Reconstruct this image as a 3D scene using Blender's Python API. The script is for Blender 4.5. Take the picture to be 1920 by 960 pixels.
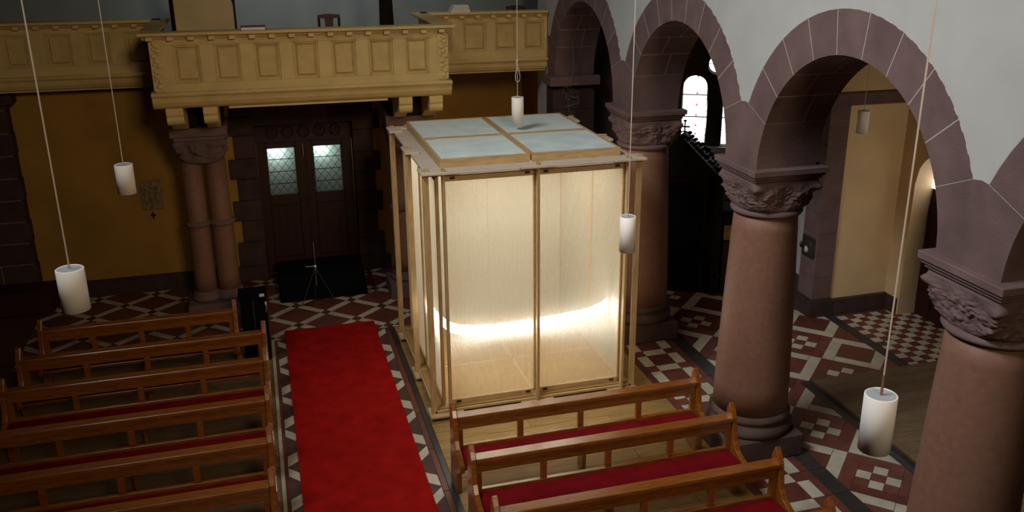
import bpy, math, random
from mathutils import Matrix, Vector, noise
R = math.radians
random.seed(7)
for o in list(bpy.data.objects): bpy.data.objects.remove(o, do_unlink=True)
scene = bpy.context.scene
COL = scene.collection

# ------------------------------------------------------------------ camera
YAW, PIT, F, CX, CY = 0.2937264, 0.3347228, 1715.92, 1003.79, 469.32
fw = Vector((math.sin(YAW)*math.cos(PIT), math.cos(YAW)*math.cos(PIT), -math.sin(PIT)))
rt = Vector((math.cos(YAW), -math.sin(YAW), 0)); up = rt.cross(fw)
cam_d = bpy.data.cameras.new('camera'); cam = bpy.data.objects.new('camera', cam_d); COL.objects.link(cam)
m = Matrix.Identity(4)
for i in range(3):
    m[i][0] = rt[i]; m[i][1] = up[i]; m[i][2] = -fw[i]
m.translation = Vector((0, 0, 5.3)); cam.matrix_world = m
cam_d.sensor_width = 36; cam_d.lens = F/1920*36
cam_d.shift_x = -(CX-960)/1920; cam_d.shift_y = (CY-480)/1920
cam_d.clip_start = .05; cam_d.clip_end = 200
scene.camera = cam
# ------------------------------------------------------------------ light and exposure
vs = scene.view_settings
vs.view_transform = 'Standard'; vs.look = 'None'; vs.exposure = 0.0; vs.gamma = 1.0; vs.use_curve_mapping = False
world = bpy.data.worlds.new('world'); scene.world = world; world.use_nodes = True
world.node_tree.nodes['Background'].inputs[0].default_value = (1.0, .56, .24, 1)
world.node_tree.nodes['Background'].inputs[1].default_value = 0.007
def area(name, loc, aim, sx, sy, power, color, spread=180):
    d = bpy.data.lights.new(name, 'AREA'); d.shape = 'RECTANGLE'; d.size = sx; d.size_y = sy
    d.energy = power; d.color = color; d.spread = R(spread)
    o = bpy.data.objects.new(name, d); COL.objects.link(o); o.location = loc
    o.rotation_euler = (Vector(aim)-Vector(loc)).to_track_quat('-Z', 'Y').to_euler(); return o
# daylight of assumed clerestory windows high in the opposite nave wall (out of frame)
area('assumed_clerestory_daylight', (-3.2, 5.0, 10.5), (4.2, 6.4, 3.2), 5.0, 2.0, 205, (.90, .96, 1.0), 78)
area('chancel_fill', (2.6, -5.0, 8.6), (1.1, 12, 3.2), 2.0, 2.0, 58, (1.0, .82, .56), 56)  # unseen warm light added to brighten the gallery front and near pendants
area('gallery_fill', (.8, 13.2, 7.6), (.9, 16, 4.6), 3.0, 1.0, 26, (.85, .95, 1.0), 90)  # unseen cool light added to lift the wall behind the gallery
area('aisle_fill', (8.5, 6.6, 3.9), (8.1, 10.6, 1.9), 1.0, 1.6, 6.5, (1.0, .86, .66), 66)  # unseen warm light added to brighten the porch wall

# ------------------------------------------------------------------ materials
def mat(name, col, rough=.6, var=.15, scale=8, bump=0.0, bscale=40, spec=.4, metal=0, rnd=0.0, stretch=None, col2=None, coat=0):
    M = bpy.data.materials.new(name); M.use_nodes = True; nt = M.node_tree; N = nt.nodes; Lk = nt.links
    b = N['Principled BSDF']; b.inputs['Roughness'].default_value = rough; b.inputs['Metallic'].default_value = metal
    b.inputs['Specular IOR Level'].default_value = spec; b.inputs['Coat Weight'].default_value = coat; b.inputs['Coat Roughness'].default_value = .16; b.inputs['Coat IOR'].default_value = 1.75
    tc = N.new('ShaderNodeTexCoord'); src = tc.outputs['Object']
    if stretch:
        mp = N.new('ShaderNodeMapping'); mp.inputs['Scale'].default_value = stretch; Lk.new(src, mp.inputs[0]); src = mp.outputs[0]
    nz = N.new('ShaderNodeTexNoise'); nz.inputs['Scale'].default_value = scale; nz.inputs['Detail'].default_value = 5; Lk.new(src, nz.inputs['Vector'])
    rp = N.new('ShaderNodeValToRGB'); c = col; d = col2 or tuple(x*(1-var*1.6) for x in col)
    rp.color_ramp.elements[0].position = .3; rp.color_ramp.elements[1].position = .72
    rp.color_ramp.elements[0].color = (*d, 1); rp.color_ramp.elements[1].color = (*[min(1, x*(1+var*.5)) for x in c], 1)
    Lk.new(nz.outputs[0], rp.inputs[0]); out = rp.outputs[0]
    if rnd:
        oi = N.new('ShaderNodeObjectInfo'); mr = N.new('ShaderNodeMapRange')
        mr.inputs['To Min'].default_value = 1-rnd; mr.inputs['To Max'].default_value = 1+rnd; Lk.new(oi.outputs['Random'], mr.inputs['Value'])
        hv = N.new('ShaderNodeHueSaturation'); Lk.new(out, hv.inputs['Color']); Lk.new(mr.outputs[0], hv.inputs['Value']); out = hv.outputs[0]
    Lk.new(out, b.inputs['Base Color'])
    if bump:
        n2 = N.new('ShaderNodeTexNoise'); n2.inputs['Scale'].default_value = bscale; n2.inputs['Detail'].default_value = 6; Lk.new(src, n2.inputs['Vector'])
        bp = N.new('ShaderNodeBump'); bp.inputs['Strength'].default_value = bump; bp.inputs['Distance'].default_value = .02
        Lk.new(n2.outputs[0], bp.inputs['Height']); Lk.new(bp.outputs[0], b.inputs['Normal'])
    return M
def emit(name, col, s):
    M = bpy.data.materials.new(name); M.use_nodes = True; nt = M.node_tree; nt.nodes.clear()
    e = nt.nodes.new('ShaderNodeEmission'); e.inputs[0].default_value = (*col, 1); e.inputs[1].default_value = s
    o = nt.nodes.new('ShaderNodeOutputMaterial'); nt.links.new(e.outputs[0], o.inputs[0]); return M
M = {}
M['stone'] = mat('red_sandstone', (.160, .097, .088), .85, .16, 3.5, .25, 60, .2, rnd=.07)
M['shaft'] = mat('pink_granite', (.215, .100, .062), .6, .09, 18, .05, 80, .35)
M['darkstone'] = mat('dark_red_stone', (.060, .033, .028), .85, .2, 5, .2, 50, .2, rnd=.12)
M['mortar'] = mat('pale_mortar', (.50, .43, .38), .9, .1, 20)
M['plaster'] = mat('white_plaster', (.46, .435, .40), .9, .05, 2.5, .05, 120, .1)
M['ochre'] = mat('ochre_plaster', (.34, .175, .040), .9, .12, 1.6, .05, 90, .1)
M['porch'] = mat('cream_plaster', (.70, .50, .28), .9, .08, 2.0, .04, 90, .1)
M['grey'] = mat('grey_plaster', (.20, .215, .215), .9, .1, 1.5, .04, 60, .1)
M['cream'] = mat('cream_paint', (.60, .415, .165), .6, .08, 5, .05, 40, .3)
M['creamdk'] = mat('cream_paint_panel', (.57, .385, .145), .62, .1, 6, .05, 40, .3)
M['pew'] = mat('varnished_oak', (.28, .080, .010), .26, .25, 6, .06, 30, .5, stretch=(1.2, 9, 9), rnd=.08, coat=.7)
M['cushion'] = mat('red_cushion', (.165, .004, .007), .95, .15, 12, .2, 300, .05)
M['carpet'] = mat('red_carpet', (.36, .010, .008), 1.0, .18, 5, .4, 350, .02)
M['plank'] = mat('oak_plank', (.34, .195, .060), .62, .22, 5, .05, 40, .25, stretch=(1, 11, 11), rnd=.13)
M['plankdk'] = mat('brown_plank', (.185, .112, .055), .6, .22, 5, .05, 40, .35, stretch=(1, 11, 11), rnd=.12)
M['tred'] = mat('red_tile', (.150, .042, .028), .42, .2, 7, .03, 60, .45, rnd=.2)
M['tcream'] = mat('cream_tile', (.50, .43, .32), .42, .12, 7, .03, 60, .45, rnd=.1)
M['tdark'] = mat('black_tile', (.032, .027, .026), .4, .2, 7, .03, 60, .45, rnd=.15)
M['slab'] = mat('tile_grout', (.085, .035, .026), .7, .2, 9)
M['pine'] = mat('pine_batten', (.50, .315, .14), .55, .16, 5, .04, 40, .3, stretch=(6, 6, 1), rnd=.07)
M['pineh'] = mat('pine_board', (.54, .355, .17), .55, .16, 5, .04, 40, .3, stretch=(1.2, 5, 6), rnd=.06)
M['pinelit'] = mat('daylit_pine_board', (.60, .49, .385), .6, .12, 5, .04, 40, .3, stretch=(1.2, 5, 6), rnd=.06)  # paler and greyer than the other pine: cool light from above put into the colour
M['basestone'] = mat('shaded_sandstone_base', (.105, .062, .050), .85, .16, 4, .2, 50, .2)  # column feet darkened: the shade among the pews put into the colour
M['cable'] = mat('dusty_cable', (.22, .18, .14), .8, .1)
M['ply'] = mat('birch_plywood', (.36, .205, .062), .5, .1, 3, .03, 40, .3, stretch=(1, 5, 5), rnd=.04)
M['lid'] = mat('pale_roof_panel', (.72, .80, .76), .5, .09, 4, .03, 30, .35, rnd=.04)
M['slot'] = mat('dark_slot', (.035, .016, .010), .7, .1)
M['white'] = mat('white_shade', (.92, .84, .77), .55, .03, 4, 0, 40, .3)
M['capgrey'] = mat('pendant_cap', (.40, .40, .42), .45, .05, 8)
M['cord'] = mat('pale_cord', (.62, .48, .40), .7, .05)
M['copper'] = mat('copper_ferrule', (.36, .17, .10), .4, .05, metal=.4)
M['black'] = mat('black_cloth', (.005, .005, .006), .95, .1, spec=.03)
M['steel'] = mat('bright_steel', (.75, .78, .85), .25, .05, metal=1)
M['doorwood'] = mat('dark_door_wood', (.038, .009, .005), .5, .25, 6, .05, 40, .3, stretch=(8, 8, 1))
M['darkwood'] = mat('carved_dark_wood', (.014, .008, .006), .75, .2, 8, .1, 40, .06)
M['lead'] = mat('lead_came', (.03, .035, .035), .6, .1)
M['chairwood'] = mat('mahogany', (.045, .014, .010), .4, .2, 8)
M['gilt'] = mat('old_gilt', (.50, .30, .07), .35, .35, 14, .8, 9, .5, metal=.7)
M['redbook'] = mat('maroon_cover', (.16, .03, .03), .6, .1)
M['paper'] = mat('paper', (.70, .66, .58), .8, .05)
M['mosaic'] = mat('relief_stone', (.25, .155, .075), .8, .3, 22, .3, 60)
M['bronze'] = mat('dark_bronze', (.075, .06, .045), .5, .3, 14, .2, 40, metal=.5)
M['ivory'] = mat('ivory', (.55, .50, .42), .6, .1)
M['organ'] = mat('organ_case', (.56, .41, .215), .6, .08, 3)
M['lamp'] = emit('reflection_glow', (.93, .97, 1.0), 17.0)  # glow of the reflected arc in the booth sheets
M['sky'] = emit('daylit_glass', (1.0, .97, 1.0), 3.2)
M['pinkglass'] = emit('daylit_magenta_glass', (.85, .10, .38), 1.0)
M['assumed_bulb'] = emit('assumed_bulb_glow', (.85, 1.0, .95), 12.0)  # glow of the assumed lamps added behind the door panes
# fluted multiwall sheet
def sheet(name, axis, lo, hi):
    S = bpy.data.materials.new(name); S.use_nodes = True; nt = S.node_tree; N = nt.nodes; L = nt.links; N.clear()
    tc = N.new('ShaderNodeTexCoord'); sp = N.new('ShaderNodeSeparateXYZ'); L.new(tc.outputs['Object'], sp.inputs[0])
    mu = N.new('ShaderNodeMath'); mu.operation = 'MULTIPLY'; mu.inputs[1].default_value = 2*math.pi/.012; L.new(sp.outputs[axis], mu.inputs[0])
    si = N.new('ShaderNodeMath'); si.operation = 'SINE'; L.new(mu.outputs[0], si.inputs[0])
    mr = N.new('ShaderNodeMapRange'); mr.inputs['From Min'].default_value = -1; mr.inputs['To Min'].default_value = lo; mr.inputs['To Max'].default_value = hi; L.new(si.outputs[0], mr.inputs[0])
    bp = N.new('ShaderNodeBump'); bp.inputs['Strength'].default_value = .35; bp.inputs['Distance'].default_value = .003; L.new(si.outputs[0], bp.inputs['Height'])
    tr = N.new('ShaderNodeBsdfTransparent'); tr.inputs[0].default_value = (.97, .955, .91, 1)
    tl = N.new('ShaderNodeBsdfTranslucent'); tl.inputs[0].default_value = (.88, .82, .68, 1)
    df = N.new('ShaderNodeBsdfDiffuse'); df.inputs[0].default_value = (.86, .80, .66, 1)
    gl = N.new('ShaderNodeBsdfGlossy'); gl.inputs['Roughness'].default_value = .25
    for s in (tl, df, gl): L.new(bp.outputs[0], s.inputs['Normal'])
    m1 = N.new('ShaderNodeMixShader'); m1.inputs[0].default_value = .5; L.new(tl.outputs[0], m1.inputs[1]); L.new(df.outputs[0], m1.inputs[2])
    m0 = N.new('ShaderNodeMixShader'); m0.inputs[0].default_value = .06; L.new(m1.outputs[0], m0.inputs[1]); L.new(gl.outputs[0], m0.inputs[2])
    m2 = N.new('ShaderNodeMixShader'); L.new(mr.outputs[0], m2.inputs[0]); L.new(m0.outputs[0], m2.inputs[1]); L.new(tr.outputs[0], m2.inputs[2])
    o = N.new('ShaderNodeOutputMaterial'); L.new(m2.outputs[0], o.inputs[0]); return S
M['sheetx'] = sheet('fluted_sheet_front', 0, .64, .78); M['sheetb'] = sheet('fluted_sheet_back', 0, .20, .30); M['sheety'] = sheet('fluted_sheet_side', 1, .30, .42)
def frosted():
    S = bpy.data.materials.new('greenish_cathedral_glass'); S.use_nodes = True; nt = S.node_tree; N = nt.nodes; L = nt.links; N.clear()
    tr = N.new('ShaderNodeBsdfTranslucent'); tr.inputs[0].default_value = (.70, .78, .74, 1)
    tp = N.new('ShaderNodeBsdfTransparent'); tp.inputs[0].default_value = (.45, .6, .55, 1)
    gl = N.new('ShaderNodeBsdfGlossy'); gl.inputs['Roughness'].default_value = .2
    a = N.new('ShaderNodeMixShader'); a.inputs[0].default_value = .12; L.new(tr.outputs[0], a.inputs[1]); L.new(tp.outputs[0], a.inputs[2])
    b = N.new('ShaderNodeMixShader'); b.inputs[0].default_value = .06; L.new(a.outputs[0], b.inputs[1]); L.new(gl.outputs[0], b.inputs[2])
    o = N.new('ShaderNodeOutputMaterial'); L.new(b.outputs[0], o.inputs[0]); return S
M['frost'] = frosted()

# ------------------------------------------------------------------ helpers
class MB:
    def __init__(s): s.v = []; s.f = []; s.sm = False
    def hexa(s, p):      # 8 points: bottom 4 ccw, top 4 ccw
        b = len(s.v); s.v += [tuple(q) for q in p]
        for q in ((3, 2, 1, 0), (4, 5, 6, 7), (0, 1, 5, 4), (1, 2, 6, 5), (2, 3, 7, 6), (3, 0, 4, 7)): s.f.append(tuple(b+i for i in q))
        return s
    def box(s, x0, x1, y0, y1, z0, z1):
        return s.hexa([(x0, y0, z0), (x1, y0, z0), (x1, y1, z0), (x0, y1, z0), (x0, y0, z1), (x1, y0, z1), (x1, y1, z1), (x0, y1, z1)])
    def prism(s, poly, a0, a1, axis='x'):   # poly in the two other axes, ccw or cw
        n = len(poly); b = len(s.v)
        for a in (a0, a1):
            for (p, q) in poly: s.v.append({'x': (a, p, q), 'y': (p, a, q), 'z': (p, q, a)}[axis])
        s.f.append(tuple(range(b, b+n))[::-1]); s.f.append(tuple(range(b+n, b+2*n)))
        for i in range(n): j = (i+1) % n; s.f.append((b+i, b+j, b+n+j, b+n+i))
        return s
    def lathe(s, prof, cx=0, cy=0, seg=40, caps=True):   # prof: (r,z) bottom to top
        b = len(s.v)
        for (r, z) in prof:
            for k in range(seg):
                a = 2*math.pi*k/seg; s.v.append((cx+r*math.cos(a), cy+r*math.sin(a), z))
        for i in range(len(prof)-1):
            for k in range(seg):
                l = (k+1) % seg; s.f.append((b+i*seg+k, b+i*seg+l, b+(i+1)*seg+l, b+(i+1)*seg+k))
        if caps:
            s.f.append(tuple(b+k for k in range(seg))[::-1]); e = b+(len(prof)-1)*seg; s.f.append(tuple(e+k for k in range(seg)))
        return s
    def tube(s, pts, r, seg=8, closed=False):
        pts = [Vector(p) for p in pts]; b = len(s.v); n = len(pts)
        for i, p in enumerate(pts):
            t = (pts[(i+1) % n if closed else min(i+1, n-1)]-pts[i-1 if (i or closed) else 0]).normalized()
            u = t.cross(Vector((0, 0, 1))) if abs(t.z) < .95 else t.cross(Vector((1, 0, 0))); u.normalize(); w = t.cross(u)
            rr = r[i] if isinstance(r, (list, tuple)) else r
            for k in range(seg):
                a = 2*math.pi*k/seg; s.v.append(tuple(p+u*rr*math.cos(a)+w*rr*math.sin(a)))
        for i in range(n if closed else n-1):
            j = (i+1) % n
            for k in range(seg):
                l = (k+1) % seg; s.f.append((b+i*seg+k, b+i*seg+l, b+j*seg+l, b+j*seg+k))
        if not closed:
            s.f.append(tuple(b+k for k in range(seg))[::-1]); s.f.append(tuple(b+(n-1)*seg+k for k in range(seg)))
        return s
    def ball(s, c, rx, ry=None, rz=None, seg=10, rings=6):
        ry = ry or rx; rz = rz or rx; b = len(s.v); s.v.append((c[0], c[1], c[2]-rz))
        for i in range(1, rings):
            a = -math.pi/2+math.pi*i/rings
            for k in range(seg):
                t = 2*math.pi*k/seg; s.v.append((c[0]+rx*math.cos(a)*math.cos(t), c[1]+ry*math.cos(a)*math.sin(t), c[2]+rz*math.sin(a)))
        s.v.append((c[0], c[1], c[2]+rz)); e = len(s.v)-1
        for k in range(seg):
            l = (k+1) % seg; s.f.append((b, b+1+l, b+1+k)); s.f.append((e, e-seg+k, e-seg+l))
            for i in range(rings-2): s.f.append((b+1+i*seg+k, b+1+i*seg+l, b+1+(i+1)*seg+l, b+1+(i+1)*seg+k))
        return s
    def xform(s, fn): s.v = [tuple(fn(Vector(p))) for p in s.v]; return s
    def mesh(s, name, mt, smooth=False):
        me = bpy.data.meshes.new(name); me.from_pydata(s.v, [], s.f); me.materials.append(M[mt])
        me.update()
        if smooth: me.shade_smooth(); 
        return me
def wloc(o):
    l = Vector(o.location); p = o.parent
    return l
def link(name, me, parent=None, bevel=0, local=False, seg=1):
    o = bpy.data.objects.new(name, me); COL.objects.link(o)
    if parent is not None:
        o.parent = parent
        if not local and parent.get('_base') is not None: o.matrix_parent_inverse = Matrix.Translation(-Vector(parent['_base']))
    if bevel:
        b = o.modifiers.new('bevel', 'BEVEL'); b.width = bevel; b.segments = seg; b.limit_method = 'ANGLE'; b.angle_limit = R(40)
    return o
def part(name, b, mt, parent, bevel=0, smooth=False, local=False, label=None):
    o = link(name, b.mesh(name, mt, smooth), parent, bevel, local)
    if smooth == 'auto': pass
    if label: o['label'] = label
    return o
def tag(o, label, cat, group=None):
    o['label'] = label; o['category'] = cat
    if group: o['group'] = group
    return o
def thing(name, label, cat, loc=(0, 0, 0), group=None, local=False):
    o = bpy.data.objects.new(name, None); COL.objects.link(o); o.location = loc; o.empty_display_size = .2
    if not local: o['_base'] = tuple(loc)
    return tag(o, label, cat, group)
def solo(name, b, mt, label, cat, group=None, bevel=0, smooth=False):
    xs, ys, zs = zip(*b.v); c = Vector(((min(xs)+max(xs))/2, (min(ys)+max(ys))/2, min(zs)))
    b.xform(lambda p: p-c); o = link(name, b.mesh(name, mt, smooth), None, bevel); o.location = c
    return tag(o, label, cat, group)
def struct(name, b, mt, smooth=False, label=None):
    o = link(name, b.mesh(name, mt, smooth)); o['kind'] = 'structure'
    if label: o['label'] = label
    return o
def dup(root, loc, label=None):
    r = root.copy(); COL.objects.link(r); r.location = loc
    if label: r['label'] = label
    for ch in list(root.children):
        c = ch.copy(); COL.objects.link(c); c.parent = r
        for g in ch.children:
            d = g.copy(); COL.objects.link(d); d.parent = c
    return r
def clip(poly, x0, x1, y0, y1):
    for ax, lim, sg in ((0, x0, 1), (0, x1, -1), (1, y0, 1), (1, y1, -1)):
        out = []
        for i in range(len(poly)):
            a, b = poly[i], poly[(i+1) % len(poly)]; da = (a[ax]-lim)*sg; db = (b[ax]-lim)*sg
            if da >= 0: out.append(a)
            if (da > 0 and db < 0) or (da < 0 and db > 0):
                t = da/(da-db); out.append((a[0]+(b[0]-a[0])*t, a[1]+(b[1]-a[1])*t))
        poly = out
        if len(poly) < 3: return []
    return poly
def parea(p): return abs(sum(p[i][0]*p[(i+1) % len(p)][1]-p[(i+1) % len(p)][0]*p[i][1] for i in range(len(p))))/2
def shrink(p, g):
    cx = sum(q[0] for q in p)/len(p); cy = sum(q[1] for q in p)/len(p); out = []
    for x, y in p:
        d = math.hypot(x-cx, y-cy) or 1; k = max(0, 1-g*1.3/d); out.append((cx+(x-cx)*k, cy+(y-cy)*k))
    return out
def ccw(p):
    s = sum(p[i][0]*p[(i+1) % len(p)][1]-p[(i+1) % len(p)][0]*p[i][1] for i in range(len(p)))
    return p if s > 0 else p[::-1]
def tile(poly, mt, parent, z=0.0, h=.008, gap=.0035, name='tile'):
    if len(poly) < 3 or parea(poly) < .0006: return
    p = ccw(shrink(poly, gap)); b = MB().prism(p, z-h, z, 'z')
    return link(name, b.mesh(name, mt), parent)
def wall_holes(name, P, d, t, s0, s1, z0, z1, holes, mt, n=None):
    """wall of thickness t along d from P; holes: (sa, sb, fn) with fn(s)->(zlo,zhi)"""
    d = Vector(d).normalized(); nb = Vector(n) if n else Vector((-d.y, d.x, 0)); P = Vector(P); b = MB()
    def hx(sa, sb, la, lb, ha, hb):
        q = []
        for off in (0,):
            pass
        A = P+d*sa; B = P+d*sb
        b.hexa([(*A.xy, la), (*B.xy, lb), (*(B+nb*t).xy, lb), (*(A+nb*t).xy, la), (*A.xy, ha), (*B.xy, hb), (*(B+nb*t).xy, hb), (*(A+nb*t).xy, ha)])
    cur = s0
    for (sa, sb, fn, k) in sorted(holes, key=lambda h: h[0]):
        if sa > cur: hx(cur, sa, z0, z0, z1, z1)
        for i in range(k):
            a = sa+(sb-sa)*i/k; c = sa+(sb-sa)*(i+1)/k; (la, ha), (lc, hc) = fn(a), fn(c)
            if max(la, lc) > z0+1e-4: hx(a, c, z0, z0, la, lc)
            if min(ha, hc) < z1-1e-4: hx(a, c, ha, hc, z1, z1)
        cur = sb
    if cur < s1: hx(cur, s1, z0, z0, z1, z1)
    return struct(name, b, mt)
def arched(c, hw, zb, zs):
    return (c-hw, c+hw, lambda s: (zb, zs+math.sqrt(max(0, hw*hw-(s-c)**2))), 20)

# ------------------------------------------------------------------ floor
slab = struct('floor', MB().box(-5.5, 9.2, -1, 17, -.2, -.006), 'slab')
# tiled cross passage in front of the west door: diagonal lattice of cream bars round red squares
PX, PY = .41, .372; NX, NY = .24, 12.46
region = (-3.35, 3.45, 12.02, 14.5)
hw = .052
for i in range(-10, 9):
    for j in range(-3, 7):
        x = NX+PX*i; y = NY+PY*j
        if (i+j) % 2 == 0:
            for sx in (1, -1):         # bars towards (x+PX, y+PY) and (x-PX, y+PY)
                a = Vector((x, y)); b_ = Vector((x+sx*PX, y+PY)); t = (b_-a).normalized(); nn = Vector((-t.y, t.x))
                a2 = a+t*.062; b2 = b_-t*.062
                tile(clip([tuple(a2+nn*hw), tuple(a2-nn*hw), tuple(b2-nn*hw), tuple(b2+nn*hw)], *region), 'tcream', slab)
        else:
            k = .80
            tile(clip([(x-PX*k, y), (x, y-PY*k), (x+PX*k, y), (x, y+PY*k)], *region), 'tred', slab)
# chevron border along the carpet
border = struct('floor_border', MB().box(-.14, 1.50, 4.5, 12.02, -.02, -.005), 'slab')
for k in range(-1, 8):
    o = -k*.82+.82*0
    for quad in ([(1.255, 11.50), (1.397, 11.40), (1.397, 11.19), (1.255, 11.30)], [(1.255, 11.02), (1.397, 11.175), (1.397, 11.01), (1.255, 10.85)]):
        q = [(x, y+o) for x, y in quad]; tile(clip(q, 0, 2, 4.6, 12.0), 'tcream', border)
        tile(clip([(1.322-x, y-.02) for x, y in q], -1, 2, 4.6, 12.0), 'tcream', border)
    for xa, xb in ((1.405, 1.462), (-.128, -.083)):
        tile(clip([(xa, 11.9+o), (xb, 11.9+o), (xb, 11.09+o), (xa, 11.09+o)], -1, 2, 4.6, 12.0), 'tred', border)
struct('trim_1', MB().box(1.465, 1.525, 4.5, 12.0, -.01, .010), 'tdark')
struct('trim_2', MB().box(-.150, -.112, 4.5, 12.0, -.01, .018), 'tcream')
# nave strip beside the arcade
strip = struct('floor_strip', MB().box(4.34, 5.32, 3.0, 14.0, -.02, -.005), 'slab')
y = 10.08+.45*3
while y > 5.2:
    for xa, xb in ((4.445, 4.585), (4.88, 5.02)): tile([(xa, y), (xb, y), (xb, y-.30), (xa, y-.30)], 'tcream', strip)
    tile([(4.585, y), (4.88, y), (4.88, y-.30), (4.585, y-.30)], 'tred', strip)
    tile([(4.585, y+.15), (4.88, y+.15), (4.88, y), (4.585, y)], 'tcream', strip)
    for xa, xb in ((4.445, 4.585), (4.88, 5.02)): tile([(xa, y+.15), (xb, y+.15), (xb, y), (xa, y)], 'tred', strip)
    for xa, xb in ((4.345, 4.445), (5.02, 5.115)): tile([(xa, y+.15), (xb, y+.15), (xb, y-.30), (xa, y-.30)], 'tred', strip)
    tile([(5.118, y+.15), (5.305, y+.15), (5.305, y-.30), (5.118, y-.30)], 'tdark', strip)
    y -= .45
# aisle: diagonal blocks of five by five tiles
aisle = struct('floor_aisle', MB().box(5.32, 9.2, 3.0, 13.4, -.02, -.005), 'slab')
ca = .1478; O = Vector((5.724, 7.79)); e1 = Vector((1, 1)).normalized()*ca; e2 = Vector((1, -1)).normalized()*ca
def cell(u0, u1, v0, v1): return [tuple(O+e1*u+e2*v) for u, v in ((u0, v0), (u1, v0), (u1, v1), (u0, v1))]
def aisle_piece(u0, u1, v0, v1, mt):
    p = cell(u0, u1, v0, v1)
    for rg in ((5.31, 7.6, 8.83, 12.6), (5.31, 6.115, 5.6, 8.83)):
        q = clip(p, *rg)
        if len(q) >= 3: tile(q, mt, aisle)
for bi in range(-4, 9):
    for bj in range(-8, 9):
        c0, c1 = 5*bi, 5*bj; pc = O+e1*c0+e2*c1
        if not (4.7 < pc.x < 8.3 and 5.2 < pc.y < 12.6): continue
        if (bi+bj) % 2 == 0:
            aisle_piece(c0-.5, c0+.5, c1-.5, c1+.5, 'tred')
            for du, dv in ((1, 0), (-1, 0), (0, 1), (0, -1)): aisle_piece(c0+du-.5, c0+du+.5, c1+dv-.5, c1+dv+.5, 'tcream')
            for du, dv in ((1, 1), (-1, 1), (1, -1), (-1, -1)): aisle_piece(c0+du-.5, c0+du+.5, c1+dv-.5, c1+dv+.5, 'tred')
            for q in ((-2.5, 1.5, -2.5, -1.5), (1.5, 2.5, -2.5, 1.5), (-1.5, 2.5, 1.5, 2.5), (-2.5, -1.5, -1.5, 2.5)):
                aisle_piece(c0+q[0], c0+q[1], c1+q[2], c1+q[3], 'tred')
        else:
            aisle_piece(c0-1.5, c0+1.5, c1-1.5, c1+1.5, 'tred')
            for q in ((-2.5, 1.5, -2.5, -1.5), (1.5, 2.5, -2.5, 1.5), (-1.5, 2.5, 1.5, 2.5), (-2.5, -1.5, -1.5, 2.5)):
                aisle_piece(c0+q[0], c0+q[1], c1+q[2], c1+q[3], 'tcream')
struct('trim_3', MB().box(6.118, 6.255, 4.0, 8.83, -.01, .001), 'tdark')
struct('trim_4', MB().box(7.605, 7.745, 8.78, 10.56, -.01, .001), 'tdark')
porchf = struct('floor_porch', MB().box(7.75, 9.1, 8.75, 10.6, -.02, -.004), 'slab')
for i in range(9):
    for j in range(13):
        x = 7.755+.139*i; y = 10.49-.131*j
        tile([(x, y), (x+.139, y), (x+.139, y-.131), (x, y-.131)], 'tcream' if (i+j) % 2 == 0 else 'tdark' if random.random() < .0 else 'tred', porchf, z=.0015) if (i+j) % 2 == 0 or True else None
# wooden pew platforms, board by board
def platform(name, x0, x1, y0, y1, zt, w, mt, joints):
    st = struct(name, MB().box(x0, x1, y0, y1, -.03, zt-.018), 'slab'); y = y1; k = 0
    while y > y0+.02:
        ya = max(y0, y-w); xs = [x0]+sorted(x0+(x1-x0)*f for f in joints[k % len(joints)])+[x1]
        for a, b in zip(xs, xs[1:]):
            link('plank', MB().box(a+.002, b-.002, ya+.002, y-.002, zt-.02, zt).mesh('plank', mt), st)
        y = ya; k += 1
    return st
platform('floor_platform_right', 1.528, 4.342, 4.4, 11.97, .010, .19, 'plank', ((.38,), (.71,), (.2, .8), (.55,)))
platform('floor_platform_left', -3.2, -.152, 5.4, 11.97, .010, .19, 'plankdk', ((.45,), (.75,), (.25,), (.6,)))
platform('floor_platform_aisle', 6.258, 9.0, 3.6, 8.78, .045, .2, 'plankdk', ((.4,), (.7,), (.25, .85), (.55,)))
# carpet runner
def carpet():
    b = MB(); nx, ny = 12, 80; x0, x1, y0, y1 = .037, 1.283, 3.5, 12.28
    for i in range(nx+1):
        for j in range(ny+1):
            x = x0+(x1-x0)*i/nx; y = y0+(y1-y0)*j/ny
            b.v.append((x, y, .012+.0015*noise.noise(Vector((x*2.5, y*2.5, 0)))))
    for i in range(nx):
        for j in range(ny): a = i*(ny+1)+j; b.f.append((a, a+ny+1, a+ny+2, a+1))
    n = len(b.v)
    b.box(x0, x1, y0, y1, 0, .009)
    return solo('aisle_carpet', b, 'carpet', 'long red carpet runner lying up the middle aisle', 'carpet')
carpet()

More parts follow.
